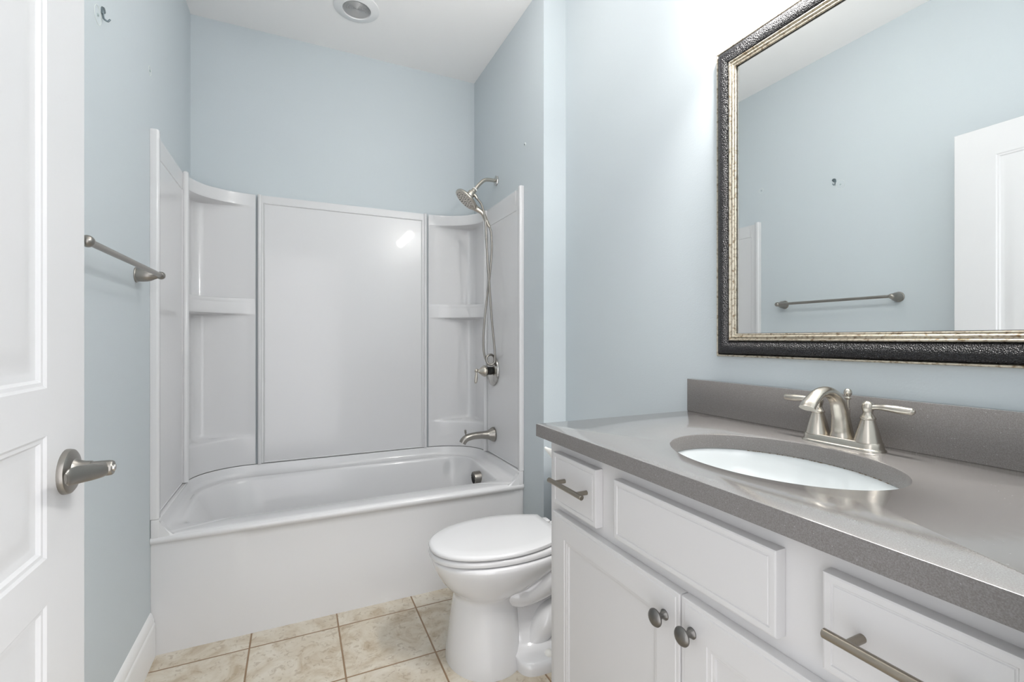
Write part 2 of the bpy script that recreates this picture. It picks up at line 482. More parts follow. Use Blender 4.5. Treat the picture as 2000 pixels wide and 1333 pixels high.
def outer_ring(ins, zb, zf, yf=None):
    """loop of the deck following the U path with a front line; zb on the three wall sides, zf at the front"""
    yf = 2.100+ins*0.0 if yf is None else yf
    U = u_path(ins, y0=yf)
    L = [V((x, y, zb)) for x, y in U]
    x0, x1 = L[0].x, L[-1].x
    nf = 60
    L += [V((x1+(x0-x1)*i/nf, yf, zf)) for i in range(1, nf)]
    return L
THS = [-pi+2*pi*(i+0.5)/300 for i in range(300)]
for ins_, yf_ in ((-0.012, 2.100), (0.0, 2.100), (0.004, 2.103), (0.008, 2.108), (0.016, 2.116), (0.028, 2.124)):
    U_ = u_path(ins_, y0=yf_)
    for p_ in (U_[0], U_[-1]):
        a_0 = math.atan2(p_[1]-TC[1], p_[0]-TC[0]); THS += [a_0-0.0012, a_0+0.0012]
THS = sorted(THS); NR = len(THS)
rings = []
rings.append(angle_resample(outer_ring(-0.012, 0.503, 0.425, 2.100), TC, NR))
rings.append(angle_resample(outer_ring(0.000, 0.502, 0.436, 2.100), TC, NR))
rings.append(angle_resample(outer_ring(0.004, 0.492, 0.4395, 2.103), TC, NR))
rings.append(angle_resample(outer_ring(0.008, 0.470, 0.4425, 2.108), TC, NR))
rings.append(angle_resample(outer_ring(0.016, 0.456, 0.4435, 2.116), TC, NR))
rings.append(angle_resample(outer_ring(0.028, 0.449, 0.4435, 2.124), TC, NR))
for ins, dz in ((0, 0), (0.006, -0.002), (0.012, -0.008), (0.017, -0.020), (0.030, -0.06), (0.060, -0.16), (0.10, -0.28), (0.13, -0.335), (0.19, -0.352)):
    rr = lambda r: max(0.02, r-ins*0.6)
    lp = d_loop(-0.420+ins*1.6, 0.948-ins*0.62, 2.192+ins*0.8, 2.715-ins*0.8, 0.443+dz, 0.462+dz, 0.035+ins*0.7, (rr(0.23), rr(0.20)), (rr(0.15), rr(0.13)), 260)
    rings.append(angle_resample(lp, TC, NR))
b = newbm()
R = loft(b, rings, True)
cv = b.verts.new((0.30, 2.43, 0.086))
last = R[-1]
for i in range(NR): b.faces.new((last[i], last[(i+1) % NR], cv))
shell = obj('tub_basin', b, M['acrylic'], tub, smooth=50)
# apron with rolled rim
b = newbm()
xs = [XL+0.0005, XL+0.012, XL+0.03]+[XL+0.03+(1.45)*i/70 for i in range(1, 70)]+[XR-0.02, XR-0.008, XR-0.0005]
zs = [0.0, 0.004, 0.05, 0.1, 0.15, 0.2, 0.25, 0.3, 0.34, 0.38, 0.40]
def step(x):
    t = (x+0.194)/0.012; t = max(0, min(1, t)); return t*t*(3-2*t)
rows = []
for z in zs:
    k = 1.0 if z > 0.30 else max(0.0, (z-0.16)/0.14)
    rows.append([V((x, YA+0.0065*step(x)*k*(1 - max(0, min(1, (x-0.99)/0.03))), z)) for x in xs])
for dy, z in ((-0.001, 0.408), (-0.005, 0.412), (-0.0095, 0.417), (-0.0115, 0.424), (-0.0105, 0.431), (-0.007, 0.436), (0.0, 0.4385)):
    rows.append([V((x, YA+dy, z)) for x in xs])
loft(b, rows, False)
obj('apron', b, M['acrylic'], tub, smooth=50, recalc=False)
# side upstand ends (the flange the surround sits on)
b = newbm()
box(b, XL+0.001, 2.099, 0.424, XSL+0.003, 2.60, 0.5025, 0.004, 3)
box(b, XL+0.001, 2.108, 0.402, XL+0.052, 2.18, 0.4412)
box(b, XL+0.001, 2.101, 0.424, XL+0.062, 2.125, 0.4375)
loft(b, [[V((x, y, z)) for x, z in ((XSL-0.004, 0.497), (XSL+0.004, 0.488), (XSL+0.034, 0.4425), (XSL+0.034, 0.430), (XSL-0.004, 0.430))] for y in (2.0998, 2.132)], True, True, True)
obj('end_flange', b, M['acrylic'], tub)
b = newbm()
box(b, XSR-0.003, 2.099, 0.424, XR-0.001, 2.58, 0.5025, 0.004, 3)
box(b, XR-0.052, 2.108, 0.402, XR-0.001, 2.18, 0.4412)
box(b, XR-0.062, 2.101, 0.424, XR-0.001, 2.125, 0.4375)
loft(b, [[V((x, y, z)) for x, z in ((XSR+0.004, 0.497), (XSR-0.004, 0.488), (XSR-0.034, 0.4425), (XSR-0.034, 0.430), (XSR+0.004, 0.430))] for y in (2.0998, 2.132)], True, True, True)
obj('end_flange', b, M['acrylic'], tub)
# overflow cover with slots
ov = (0.921, 2.440, 0.392)
b = newbm()
lathe(b, [(0.036, -0.012), (0.037, 0.02), (0.0365, 0.026), (0.034, 0.0275)], ov, (-1, 0, -0.06), 40)
oc = obj('overflow_cover', b, M['nickel_dark'], tub, label='round slotted satin metal overflow cover')
b = newbm()
for k in range(-3, 4):
    h = sqrt(max(0.0, 0.030**2-(k*0.0085)**2))
    c0 = V((ov[0]-0.0275, ov[1]+k*0.0085*0.8, ov[2]+k*0.0085*0.6+0.002)); dv = V((0, 0.6, -0.8))
    tube(b, [c0-dv*h, c0+dv*h], 0.0026, n=1, seg=6)
obj('slot', b, M['rubber'], oc)
b = newbm(); lathe(b, [(0.034, 0), (0.034, 0.004), (0.026, 0.007), (0.0, 0.008)], (0.77, 2.44, 0.087), (0, 0, 1), 32)
obj('drain', b, M['nickel_dark'], tub)

# ------------------------------------------------------------ tub surround
sur = thing('tub_surround', 'white moulded shower wall surround with corner shelves above the bathtub', 'shower surround', ((XL+XR)/2, 2.79, 0.505))
Z0, Z1 = 0.506, 1.930
# back panel
b = newbm()
xb0, xb1 = -0.176, 0.716
panel_slab(b, (xb1, YSB, Z0), (-1, 0, 0), (0, 0, 1), (0, -1, 0), xb1-xb0, Z1-Z0, 0.012,
           [(0.018, 0.0, xb1-xb0-0.018, Z1-Z0-0.038)], [(0, 0), (0.0015, 0.002), (0.004, 0.0045), (0.0065, 0.002), (0.008, 0.0)])
obj('back_panel', b, M['acrylic'], sur, smooth=40)
for xs_ in (xb0, xb1):
    b = newbm(); tube(b, [(xs_, YSB-0.001, Z0-0.002), (xs_, YSB-0.001, Z1+0.002)], 0.0095, n=1, seg=16)
    obj('joint_bead', b, M['acrylic'], sur)
# side panels
for side, xw, yend in ((1, XL, LC[1]-0.012), (-1, XR, RC[1]-0.012)):
    b = newbm()
    w = yend-2.125
    org = (xw+side*0.013, 2.125 if side < 0 else yend, Z0)
    uu = (0, 1, 0) if side < 0 else (0, -1, 0)
    org = (xw+side*0.013, yend, Z0) if side > 0 else (xw+side*0.013, 2.125, Z0)
    ins0, ins1 = (0.02, 0.03)
    if side > 0: pn = (0.004, 0.0, w-0.035, Z1-Z0-0.075)
    else: pn = (0.035, 0.0, w-0.02, Z1-Z0-0.10)
    panel_slab(b, org, uu, (0, 0, 1), (side, 0, 0), w, Z1-Z0, 0.0125, [pn], [(0, 0), (0.002, 0.0), (0.0045, -0.0025), (0.01, -0.0025)])
    obj('side_panel', b, M['acrylic'], sur, smooth=40)
    # front flange, rounded towards the tub
    b = newbm()
    pr = 0.027 if side > 0 else 0.0235
    sec = []
    for a in range(0, 9):
        t = a/8*pi/2
        sec.append((pr-0.009+0.009*sin(t)if a else pr-0.009, 2.099+0.009-0.009*cos(t)))
    sec += [(pr, 2.120), (pr-0.003, 2.126), (0.0125, 2.132), (0.0005, 2.132), (0.0005, 2.099)]
    zz = [Z0-0.002, Z0+0.3, Z1-0.01, Z1+0.004, Z1+0.008]
    sc = [1, 1, 1, 0.985, 0.93]
    loft(b, [[V((xw+side*s_[0]*k, 2.115+(s_[1]-2.115)*k, z)) for s_ in sec] for z, k in zip(zz, sc)], True, True, True)
    obj('front_flange', b, M['acrylic'], sur, smooth=50)
    b = newbm(); yt = 2.165
    box(b, xw+side*0.0125 if side > 0 else xw+side*0.0165, yt, Z1-0.075, xw+side*0.0165 if side > 0 else xw+side*0.0125, yt+0.006, Z1+0.001, 0.0015)
    obj('moulded_tab', b, M['acrylic'], sur)
# corner units: grid surface blending between the bowed front curve and a recess to the corner
def corner_unit(c, side, ledge_z, name):
    n = 44
    cx, cy, rx, ry = c
    xin = XL+0.012 if side < 0 else XR-0.012
    yin = YSB+0.003
    out = [(cx+side*rx*cos(i/n*pi/2), cy+ry*sin(i/n*pi/2)) for i in range(n+1)]
    # inner path: side wall -> small radius -> back wall
    a0 = V((out[0][0], out[0][1])); a3 = V((cx, YSB))
    rc = 0.045
    pts = [a0, V((xin, cy+0.035)), V((xin, yin-rc))]
    for k in range(1, 7): pts.append(V((xin-side*rc+side*rc*cos(k/6*pi/2), yin-rc+rc*sin(k/6*pi/2))))
    pts += [V((cx+side*0.035, yin)), a3]
    ds = [0]
    for p, q in zip(pts[:-1], pts[1:]): ds.append(ds[-1]+(q-p).length)
    inn = []
    for i in range(n+1):
        s_ = ds[-1]*i/n; k = 0
        while k < len(ds)-2 and ds[k+1] < s_: k += 1
        t = (s_-ds[k])/(ds[k+1]-ds[k]); inn.append(pts[k].lerp(pts[k+1], t))
    zl = ledge_z
    prof = [(Z0, 0), (zl-0.025, 0), (zl-0.006, 0.0), (zl, 0.03), (zl+0.004, 0.10), (zl+0.012, 0.86), (zl+0.02, 0.97), (zl+0.035, 1.0), (1.10, 1.0), (1.27, 1.0),
            (1.285, 0.96), (1.290, 0.86), (1.298, 0.05), (1.299, 0.015), (1.302, 0.0), (1.312, 0), (1.352, 0), (1.355, 0.012), (1.358, 0.012), (1.361, 0.0), (1.373, 0.0), (1.377, 0.015),
            (1.378, 0.05), (1.375, 0.90), (1.380, 0.97), (1.390, 1.0), (1.60, 1.0), (1.845, 1.0), (1.856, 0.96), (1.860, 0.85), (1.868, 0.05), (1.869, 0.015), (1.872, 0), (1.880, 0), (1.922, 0), (1.928, 0.01), (1.930, 0.04), (1.930, 1.0)]
    b = newbm()
    rows = []
    for z, k in prof:
        rows.append([V((out[i][0]*(1-k)+inn[i].x*k, out[i][1]*(1-k)+inn[i].y*k, z)) for i in range(n+1)])
    loft(b, rows, False)
    obj(name, b, M['acrylic'], sur, smooth=42)
    b = newbm()
    xp = out[0][0]+side*0.004; yp = cy-0.004
    zt_ = Z1+0.009 if side < 0 else Z1-0.004
    tube(b, [(xp, yp, Z0-0.001), (xp, yp, zt_-0.005), (xp, yp, zt_)], [0.0135, 0.0135, 0.010], n=1, seg=18)
    obj('joint_bead', b, M['acrylic'], sur)
corner_unit(LC, -1, 0.648, 'corner_shelf')
corner_unit(RC, 1, 0.655, 'corner_shelf')

# ------------------------------------------------------------ shower set
sh = thing('hand_shower', 'brushed nickel hand shower on its arm with a long looped hose', 'shower head', (XR, 2.452, 2.07))
b = newbm(); lathe(b, [(0.030, 0.0), (0.0305, 0.004), (0.029, 0.0075), (0.018, 0.010), (0.0125, 0.013)], (XR, 2.452, 2.070), (-1, 0, 0), 8)
obj('wall_flange', b, M['chrome'], sh, smooth=20)
b = newbm(); tube(b, [(XR-0.002, 2.452, 2.070), (0.995, 2.452, 2.070), (0.965, 2.452, 2.064), (0.935, 2.452, 2.038), (0.908, 2.452, 2.004)], 0.0105, n=8, seg=18)
obj('shower_arm', b, M['nickel'], sh)
dn = V((-0.62, 0, -0.78)).normalized()
b = newbm(); lathe(b, [(0.0125, 0.0), (0.0135, 0.002), (0.0135, 0.008), (0.0125, 0.010)], V((0.910, 2.452, 2.007)), dn, 20)
obj('sealing_ring', b, M['white_plastic'], sh)
b = newbm()
lathe(b, [(0.014, 0.008), (0.015, 0.010), (0.015, 0.024), (0.0215, 0.030), (0.0225, 0.036), (0.0225, 0.066), (0.020, 0.072)], V((0.910, 2.452, 2.007)), dn, 28)
tube(b, [(0.888, 2.446, 1.975), (0.905, 2.440, 1.966), (0.915, 2.438, 1.950)], [0.010, 0.0095, 0.008], n=4, seg=14)
obj('holder', b, M['nickel'], sh)
hn = V((-0.66, 0.06, -0.75)).normalized()
hc = V((0.864, 2.447, 1.951))
b = newbm()
lathe(b, [(0.022, -0.004), (0.055, 0.001), (0.0675, 0.006), (0.0715, 0.012), (0.0715, 0.018), (0.069, 0.0215), (0.064, 0.0225), (0.0, 0.0225)], hc, hn, 48)
# handle
perp = (V((0.72, 0.0, -0.69))-hn*V((0.72, 0.0, -0.69)).dot(hn)).normalized()
tube(b, [hc+perp*0.045+hn*0.012, hc+perp*0.075+hn*0.008, V((0.948, 2.440, 1.872)), V((0.972, 2.440, 1.830)), V((0.990, 2.440, 1.800))],
     [0.024, 0.0165, 0.0125, 0.0115, 0.0095], n=7, seg=20)
head = obj('spray_head', b, M['nickel'], sh, smooth=50)
b = newbm()
a_, b_ = frame_of(hn)
for ring_, cnt in ((0.014, 6), (0.028, 12), (0.042, 18), (0.055, 24)):
    for k in range(cnt):
        t = 2*pi*k/cnt+ring_*20
        big = (k % 3 == 0)
        c0 = hc+hn*0.022+a_*(ring_*cos(t))+b_*(ring_*sin(t))
        lathe(b, [(0.0034 if big else 0.0020, -0.0005), (0.0030 if big else 0.0017, 0.0016)], c0, hn, 8)
obj('nozzle', b, M['nozzle'], head)
b = newbm()
ringpts = [(0.966,2.430,1.048),(0.974,2.429,1.031),(0.982,2.427,1.024),(0.992,2.426,1.021),(1.002,2.424,1.024),(1.009,2.423,1.032),(1.013,2.421,1.043),(1.013,2.420,1.056),(1.008,2.419,1.067),(0.999,2.417,1.076),(0.988,2.416,1.079),(0.977,2.414,1.077),(0.968,2.412,1.071),(0.962,2.410,1.060),(0.960,2.408,1.048),(0.963,2.406,1.037),(0.969,2.403,1.028),(0.979,2.401,1.023),(0.989,2.399,1.024),(0.999,2.398,1.032),(1.005,2.398,1.046)]
strandB = [(0.990,2.440,1.800),(0.999,2.440,1.775),(1.003,2.439,1.724),(1.003,2.438,1.666),(0.993,2.437,1.550),(0.982,2.436,1.462),(0.966,2.434,1.346),(0.954,2.433,1.231),(0.950,2.432,1.145),(0.954,2.431,1.085)]
strandA = [(1.006,2.400,1.100),(1.000,2.404,1.174),(0.990,2.408,1.288),(0.979,2.412,1.460),(0.971,2.416,1.574),(0.963,2.420,1.717),(0.959,2.424,1.826),(0.952,2.428,1.875),(0.938,2.432,1.920),(0.915,2.438,1.950)]
P = smooth_path(strandB+ringpts+strandA, 10)
# metal hose: tight spiral ribs along the whole length
Q = [P[0]]; acc = 0
ds = [0]
for p, q in zip(P[:-1], P[1:]): ds.append(ds[-1]+(q-p).length)
Ltot = ds[-1]; nst = int(Ltot/0.0021); k = 0; HP = []
for i in range(nst+1):
    s_ = Ltot*i/nst
    while k < len(ds)-2 and ds[k+1] < s_: k += 1
    HP.append(P[k].lerp(P[k+1], (s_-ds[k])/max(ds[k+1]-ds[k], 1e-9)))
tube(b, HP, [0.0064 if i % 2 else 0.0056 for i in range(len(HP))], n=1, seg=10)
obj('hose', b, M['nickel_dark'], sh, smooth=60)

va = thing('shower_valve', 'round nickel shower control with small lever on the tub end wall', 'shower valve', (XR-0.013, 2.475, 0.985))
xw = XR-0.0125
b = newbm(); lathe(b, [(0.088, 0.0), (0.088, 0.003), (0.086, 0.007), (0.080, 0.010), (0.072, 0.0105), (0.068, 0.0125), (0.040, 0.016), (0.026, 0.018), (0.0, 0.018)], (xw, 2.475, 0.985), (-1, 0, 0), 56)
obj('escutcheon', b, M['chrome'], va)
b = newbm(); lathe(b, [(0.0235, 0.016), (0.0235, 0.024), (0.0215, 0.025), (0.0215, 0.030), (0.0235, 0.031), (0.0235, 0.037), (0.0215, 0.038), (0.0215, 0.043), (0.0235, 0.044), (0.0235, 0.048)], (xw, 2.472, 0.984), (-1, 0, 0), 32)
obj('sleeve', b, M['rubber'], va, label='black ribbed sleeve')
b = newbm(); lathe(b, [(0.030, 0.046), (0.0325, 0.050), (0.0325, 0.056), (0.028, 0.066), (0.019, 0.078), (0.011, 0.088), (0.007, 0.094), (0.007, 0.097)], (xw, 2.470, 0.984), (-1, 0, 0), 36)
lc = V((xw-0.103, 2.470, 0.988))
sphere(b, lc, 0.0115)
hub = obj('handle_hub', b, M['nickel'], va)
b = newbm(); tube(b, [lc, lc+V((-0.001, -0.001, -0.018)), lc+V((-0.003, -0.002, -0.040)), lc+V((-0.005, -0.003, -0.064)), lc+V((-0.005, -0.003, -0.072))], [0.006, 0.0062, 0.0092, 0.0085, 0.004], n=5, seg=16)
obj('lever', b, M['nickel'], hub)

sp = thing('tub_spout', 'brushed nickel tub spout with pull-up diverter below the shower control', 'tub spout', (XR-0.013, 2.465, 0.62))
b = newbm(); lathe(b, [(0.041, 0), (0.042, 0.003), (0.040, 0.010), (0.031, 0.024), (0.029, 0.030)], (XR-0.0125, 2.465, 0.620), (-1, 0, 0), 36)
obj('wall_flange', b, M['nickel_dark'], sp)
b = newbm(); tube(b, [(1.004, 2.465, 0.620), (0.985, 2.465, 0.620), (0.950, 2.465, 0.622), (0.905, 2.465, 0.621), (0.868, 2.465, 0.614), (0.848, 2.465, 0.601), (0.838, 2.465, 0.586)],
     [0.031, 0.0245, 0.0205, 0.0195, 0.0200, 0.0200, 0.0195], n=8, seg=26)
obj('spout', b, M['nickel_dark'], sp, smooth=50)
b = newbm(); lathe(b, [(0.004, 0), (0.004, 0.012), (0.0065, 0.014), (0.0065, 0.018), (0.004, 0.020), (0.0062, 0.024), (0.0062, 0.029), (0.003, 0.032)], (0.858, 2.465, 0.628), (-0.1, 0, 1), 18)
obj('diverter_knob', b, M['nickel_dark'], sp)

# ------------------------------------------------------------ toilet
TY = 1.622
to = thing('toilet', 'white porcelain toilet with closed lid between vanity and bathtub', 'toilet', (0.75, TY, 0))
def egg(x0, x1, hw, zr, n=64, xr_hw=None, wide=0.54, pw=2.25):
    """egg outline: tip at x0, rear at x1 (cut to half width xr_hw), widest at fraction wide"""
    pts = []
    xm = x0+(x1-x0)*wide
    h = n//2
    rear = hw*0.6 if xr_hw is None else xr_hw
    side = []
    for i in range(h+1):
        t = i/h
        if t < 0.6:
            a = t/0.6*pi/2
            x = xm-(xm-x0)*cos(a); y = hw*(abs(sin(a))**(2/pw))
        else:
            a = (t-0.6)/0.4
            x = xm+(x1-xm)*a; y = hw-(hw-rear)*(a**2.0)
        side.append((x, y))
    pts = [V((x, TY+y, zr)) for x, y in side]+[V((x, TY-y, zr)) for x, y in reversed(side[1:])]
    return pts
def ell(cx, a_f, a_r, hw, z, n=64, p=2.0):
    pts = []
    h = n//2
    side = []
    for i in range(h+1):
        t = i/h; th = t*pi
        cxx = -cos(th); ax = a_f if cxx < 0 else a_r
        side.append((cx+ax*math.copysign(abs(cxx)**(2/p), cxx), hw*(max(0, sin(th))**(2/p))))
    return [V((x, TY+y, z)) for x, y in side]+[V((x, TY-y, z)) for x, y in reversed(side[1:])]
# bowl + pedestal as one lofted body
N = 64
b = newbm()
secs = [ell(0.636, 0.142, 0.145, 0.163, 0.0), ell(0.636, 0.142, 0.145, 0.163, 0.006), ell(0.634, 0.137, 0.139, 0.150, 0.05), ell(0.635, 0.129, 0.132, 0.133, 0.12), ell(0.636, 0.120, 0.126, 0.120, 0.19),
        ell(0.638, 0.115, 0.124, 0.114, 0.228), ell(0.641, 0.116, 0.130, 0.115, 0.240), ell(0.648, 0.132, 0.155, 0.126, 0.252), ell(0.660, 0.165, 0.20, 0.145, 0.272), ell(0.672, 0.196, 0.25, 0.158, 0.296), ell(0.684, 0.224, 0.285, 0.170, 0.324),
        ell(0.692, 0.245, 0.305, 0.179, 0.350), ell(0.695, 0.254, 0.315, 0.1825, 0.368), ell(0.695, 0.255, 0.317, 0.182, 0.378), ell(0.695, 0.250, 0.314, 0.178, 0.384), ell(0.695, 0.235, 0.300, 0.165, 0.386)]
loft(b, secs, True, True, True)
obj('bowl', b, M['porcelain'], to, smooth=70)
# trapway + foot
b = newbm()
foot = []
for z, k, dz in ((0.0, 1.0, 0), (0.022, 1.0, 0), (0.032, 0.98, 0), (0.040, 0.93, 0), (0.047, 0.80, 0), (0.065, 0.60, 0), (0.10, 0.47, 0), (0.16, 0.40, 0), (0.22, 0.40, 0), (0.30, 0.46, 0), (0.36, 0.62, 0), (0.384, 0.64, 0)):
    foot.append(ell(0.89, 0.187 if z < 0.045 else 0.20, 0.20, 0.202*k, z, p=7.0 if z < 0.045 else 3.4))
loft(b, foot, True, True, True)
obj('foot', b, M['porcelain'], to, smooth=60)
b = newbm()
for sgn in (1, -1):
    tube(b, [(0.60, TY+sgn*0.030, 0.235), (0.70, TY+sgn*0.064, 0.232), (0.76, TY+sgn*0.078, 0.228), (0.85, TY+sgn*0.085, 0.262), (0.94, TY+sgn*0.070, 0.31)], [0.030, 0.038, 0.046, 0.056, 0.06], n=6, seg=20)
    tube(b, [(0.74, TY+sgn*0.095, 0.02), (0.80, TY+sgn*0.090, 0.055), (0.86, TY+sgn*0.090, 0.120), (0.93, TY+sgn*0.080, 0.12), (1.00, TY+sgn*0.07, 0.04)], [0.02, 0.040, 0.058, 0.062, 0.05], n=6, seg=20)
obj('trapway', b, M['porcelain'], to, smooth=60)
for sgn in (1, -1):
    b = newbm(); sphere(b, (0.818, TY+sgn*0.168, 0.038), 0.017, (1, 1, 1.1))
    obj('bolt_cap', b, M['white_plastic'], to)
# seat ring (solid slab: closed lid covers the opening) and lid
def slab(name, rings, m, parent, **k):
    b = newbm(); loft(b, rings, True, True, True); return obj(name, b, m, parent, **k)
x0 = 0.431
slab('seat', [egg(x0+0.006, 0.945, 0.170, 0.3885, xr_hw=0.118), egg(x0+0.001, 0.948, 0.1755, 0.3915, xr_hw=0.122), egg(x0, 0.948, 0.1765, 0.398, xr_hw=0.122), egg(x0+0.001, 0.948, 0.1755, 0.4065, xr_hw=0.122), egg(x0+0.006, 0.945, 0.171, 0.410, xr_hw=0.118)], M['seat_plastic'], to, smooth=50)
slab('lid', [egg(x0+0.007, 0.920, 0.170, 0.4135, xr_hw=0.106), egg(x0+0.001, 0.922, 0.1760, 0.4165, xr_hw=0.111), egg(x0, 0.922, 0.1770, 0.422, xr_hw=0.112), egg(x0+0.002, 0.922, 0.1755, 0.4275, xr_hw=0.111), egg(x0+0.012, 0.915, 0.167, 0.4315, xr_hw=0.104), egg(x0+0.05, 0.89, 0.135, 0.4335, xr_hw=0.085)], M['seat_plastic'], to, smooth=50)
for sgn in (1, -1):
    b = newbm(); box(b, 0.924, TY+sgn*0.075-0.02, 0.4095, 0.952, TY+sgn*0.075+0.02, 0.4185, 0.003, 3)
    obj('hinge', b, M['seat_plastic'], to)
# deck and tank
b = newbm()
loft(b, [[V((x, y, z)) for x, y in ((0.88, TY-hw), (1.14, TY-hw), (1.14, TY+hw), (0.88, TY+hw))] for z, hw in ((0.30, 0.09), (0.37, 0.11), (0.386, 0.11))], True, True, True)
obj('tank_deck', b, M['porcelain'], to, bevel=0.008)
b = newbm()
loft(b, [[V((x, y, z)) for x, y in ((xf, TY-hw), (1.146, TY-hw), (1.146, TY+hw), (xf, TY+hw))] for z, xf, hw in ((0.386, 1.045, 0.125), (0.40, 1.035, 0.138), (0.675, 1.030, 0.146))], True, True, True)
obj('tank', b, M['porcelain'], to, bevel=0.012)
b = newbm(); box(b, 1.024, TY-0.152, 0.676, 1.150, TY+0.152, 0.708, 0.008, 3)
obj('tank_lid', b, M['porcelain'], to)
b = newbm(); tube(b, [(1.030, TY-0.10, 0.635), (1.016, TY-0.10, 0.635), (1.014, TY-0.06, 0.630)], [0.007, 0.006, 0.005], n=4, seg=12)
obj('flush_lever', b, M['chrome'], to)

# ------------------------------------------------------------ vanity cabinet
XFR, XDF = 0.627, 0.607        # frame face, door/drawer face
VY0, VY1 = 0.125, 1.100
cab = thing('vanity_cabinet', 'white vanity cabinet with panel doors and drawers under the grey countertop', 'cabinet', (0.88, 0.61, 0))
b = newbm()
box(b, XFR, VY0, 0.100, XFR+0.019, VY1, 0.9035, 0.0012, 1)
box(b, XFR+0.018, VY0, 0.100, XV-0.002, VY0+0.016, 0.9035)
box(b, XFR+0.018, VY1-0.016, 0.100, XV-0.002, VY1, 0.9035)
box(b, XFR+0.018, VY0+0.015, 0.100, XV-0.002, VY1-0.015, 0.116)
box(b, XV-0.010, VY0+0.015, 0.115, XV-0.002, VY1-0.015, 0.9035)
box(b, XFR+0.07, VY0+0.01, 0.0, XV-0.002, VY1-0.01, 0.100)
obj('carcass', b, M['cabinet'], cab, smooth=30)
def front(name, y0, y1, z0, z1, kind):
    b = newbm(); w = y1-y0; h = z1-z0
    if kind == 'drawer':
        panel_slab(b, (XDF, y1, z0), (0, -1, 0), (0, 0, 1), (-1, 0, 0), w, h, 0.0195, [(0.0105, 0.0105, w-0.0105, h-0.0105)],
                   [(0, 0), (0.0012, -0.0016), (0.0026, -0.0016), (0.0036, -0.0004)], edge=[(0, -0.003), (0.0008, -0.0008), (0.003, 0)])
    else:
        s_ = 0.056
        panel_slab(b, (XDF, y1, z0), (0, -1, 0), (0, 0, 1), (-1, 0, 0), w, h, 0.0195, [(s_, s_, w-s_, h-s_)],
                   [(0, 0), (0.0012, -0.0022), (0.004, -0.003), (0.0075, -0.003), (0.009, -0.0045), (0.0125, -0.0055), (0.0140, -0.0085)],
                   edge=[(0, -0.004), (0.0008, -0.0022), (0.0025, -0.0014), (0.0085, -0.0014), (0.010, 0)])
    return obj(name, b, M['cabinet'], cab, smooth=25)
def pull(parent, yc, z):
    b = newbm()
    xb = 0.577
    tube(b, [(xb, yc-0.0745, z), (xb, yc-0.0735, z), (xb, yc+0.0735, z), (xb, yc+0.0745, z)], [0.0050, 0.0060, 0.0060, 0.0050], n=1, seg=20)
    for d in (-0.048, 0.048):
        tube(b, [(XDF+0.0005, yc+d, z), (xb, yc+d, z)], 0.0052, n=1, seg=16)
    return obj('pull', b, M['pull'], parent, label='brushed metal bar pull')
dr1 = front('drawer', 0.866, 1.056, 0.742, 0.873, 'drawer')
pull(dr1, 0.950, 0.812)
front('false_front', 0.434, 0.801, 0.747, 0.871, 'drawer')
dr3 = front('drawer', 0.183, 0.372, 0.747, 0.872, 'drawer')
pull(dr3, 0.278, 0.812)
def knob(parent, y, z):
    b = newbm()
    lathe(b, [(0.0095, 0), (0.0095, 0.0015), (0.0065, 0.005), (0.0050, 0.010), (0.0055, 0.015), (0.012, 0.018), (0.0155, 0.021), (0.0158, 0.0235), (0.0135, 0.027), (0.008, 0.0297), (0.0, 0.0305)], (XDF, y, z), (-1, 0, 0), 30)
    return obj('knob', b, M['pewter'], parent, label='dark pewter mushroom knob')
d1 = front('door', 0.6155, 1.058, 0.125, 0.720, 'door'); knob(d1, 0.6505, 0.666)
d2 = front('door', 0.171, 0.6125, 0.125, 0.720, 'door'); knob(d2, 0.5865, 0.669)

# holder bracket on the far side of the cabinet
ph = thing('paper_holder', 'small white curved holder arm on the toilet side of the vanity', 'paper holder', (0.645, VY1, 0.842))
b = newbm(); lathe(b, [(0.020, 0.0), (0.020, 0.004), (0.018, 0.008), (0.012, 0.012), (0.0, 0.013)], (0.652, VY1, 0.842), (0, 1, 0), 28)
obj('wall_plate', b, M['white_plastic'], ph)
b = newbm(); tube(b, [(0.652, VY1+0.006, 0.842), (0.654, VY1+0.025, 0.842), (0.656, VY1+0.052, 0.845), (0.654, VY1+0.082, 0.851)], [0.015, 0.0125, 0.009, 0.004], n=6, seg=18)
obj('arm', b, M['white_plastic'], ph)

# ------------------------------------------------------------ countertop with oval cut-out
CZ0, CZ1 = 0.9036, 0.9366
CX0, CX1, CY0, CY1 = 0.5906, XV-0.0005, YF+0.002, 1.1194
SX, SY, SA, SB = 0.850, 0.615, 0.165, 0.215
ct = thing('countertop', 'speckled grey quartz countertop with oval sink cut-out on the vanity', 'countertop', (0.87, 0.61, CZ0))
b = newbm()
NE = 96
def rect_hit(th, x0, x1, y0, y1):
    dx, dy = cos(th), sin(th); t = 1e9
    if dx > 1e-9: t = min(t, (x1-SX)/dx)
    if dx < -1e-9: t = min(t, (x0-SX)/dx)
    if dy > 1e-9: t = min(t, (y1-SY)/dy)
    if dy < -1e-9: t = min(t, (y0-SY)/dy)
    return (SX+dx*t, SY+dy*t)
ths = [2*pi*i/NE for i in range(NE)]
for cx_, cy_ in ((CX0, CY0), (CX1, CY0), (CX1, CY1), (CX0, CY1)):
    ths.append(math.atan2(cy_-SY, cx_-SX) % (2*pi))
ths = sorted(set(round(t, 9) for t in ths))
def ring_rect(i, z): return [V((*rect_hit(t, CX0+i, CX1-i, CY0+i, CY1-i), z)) for t in ths]
def ring_ell(i, z):
    out = []
    for t in ths:
        r = 1/sqrt((cos(t)/(SA+i))**2+(sin(t)/(SB+i))**2)
        out.append(V((SX+r*cos(t), SY+r*sin(t), z)))
    return out
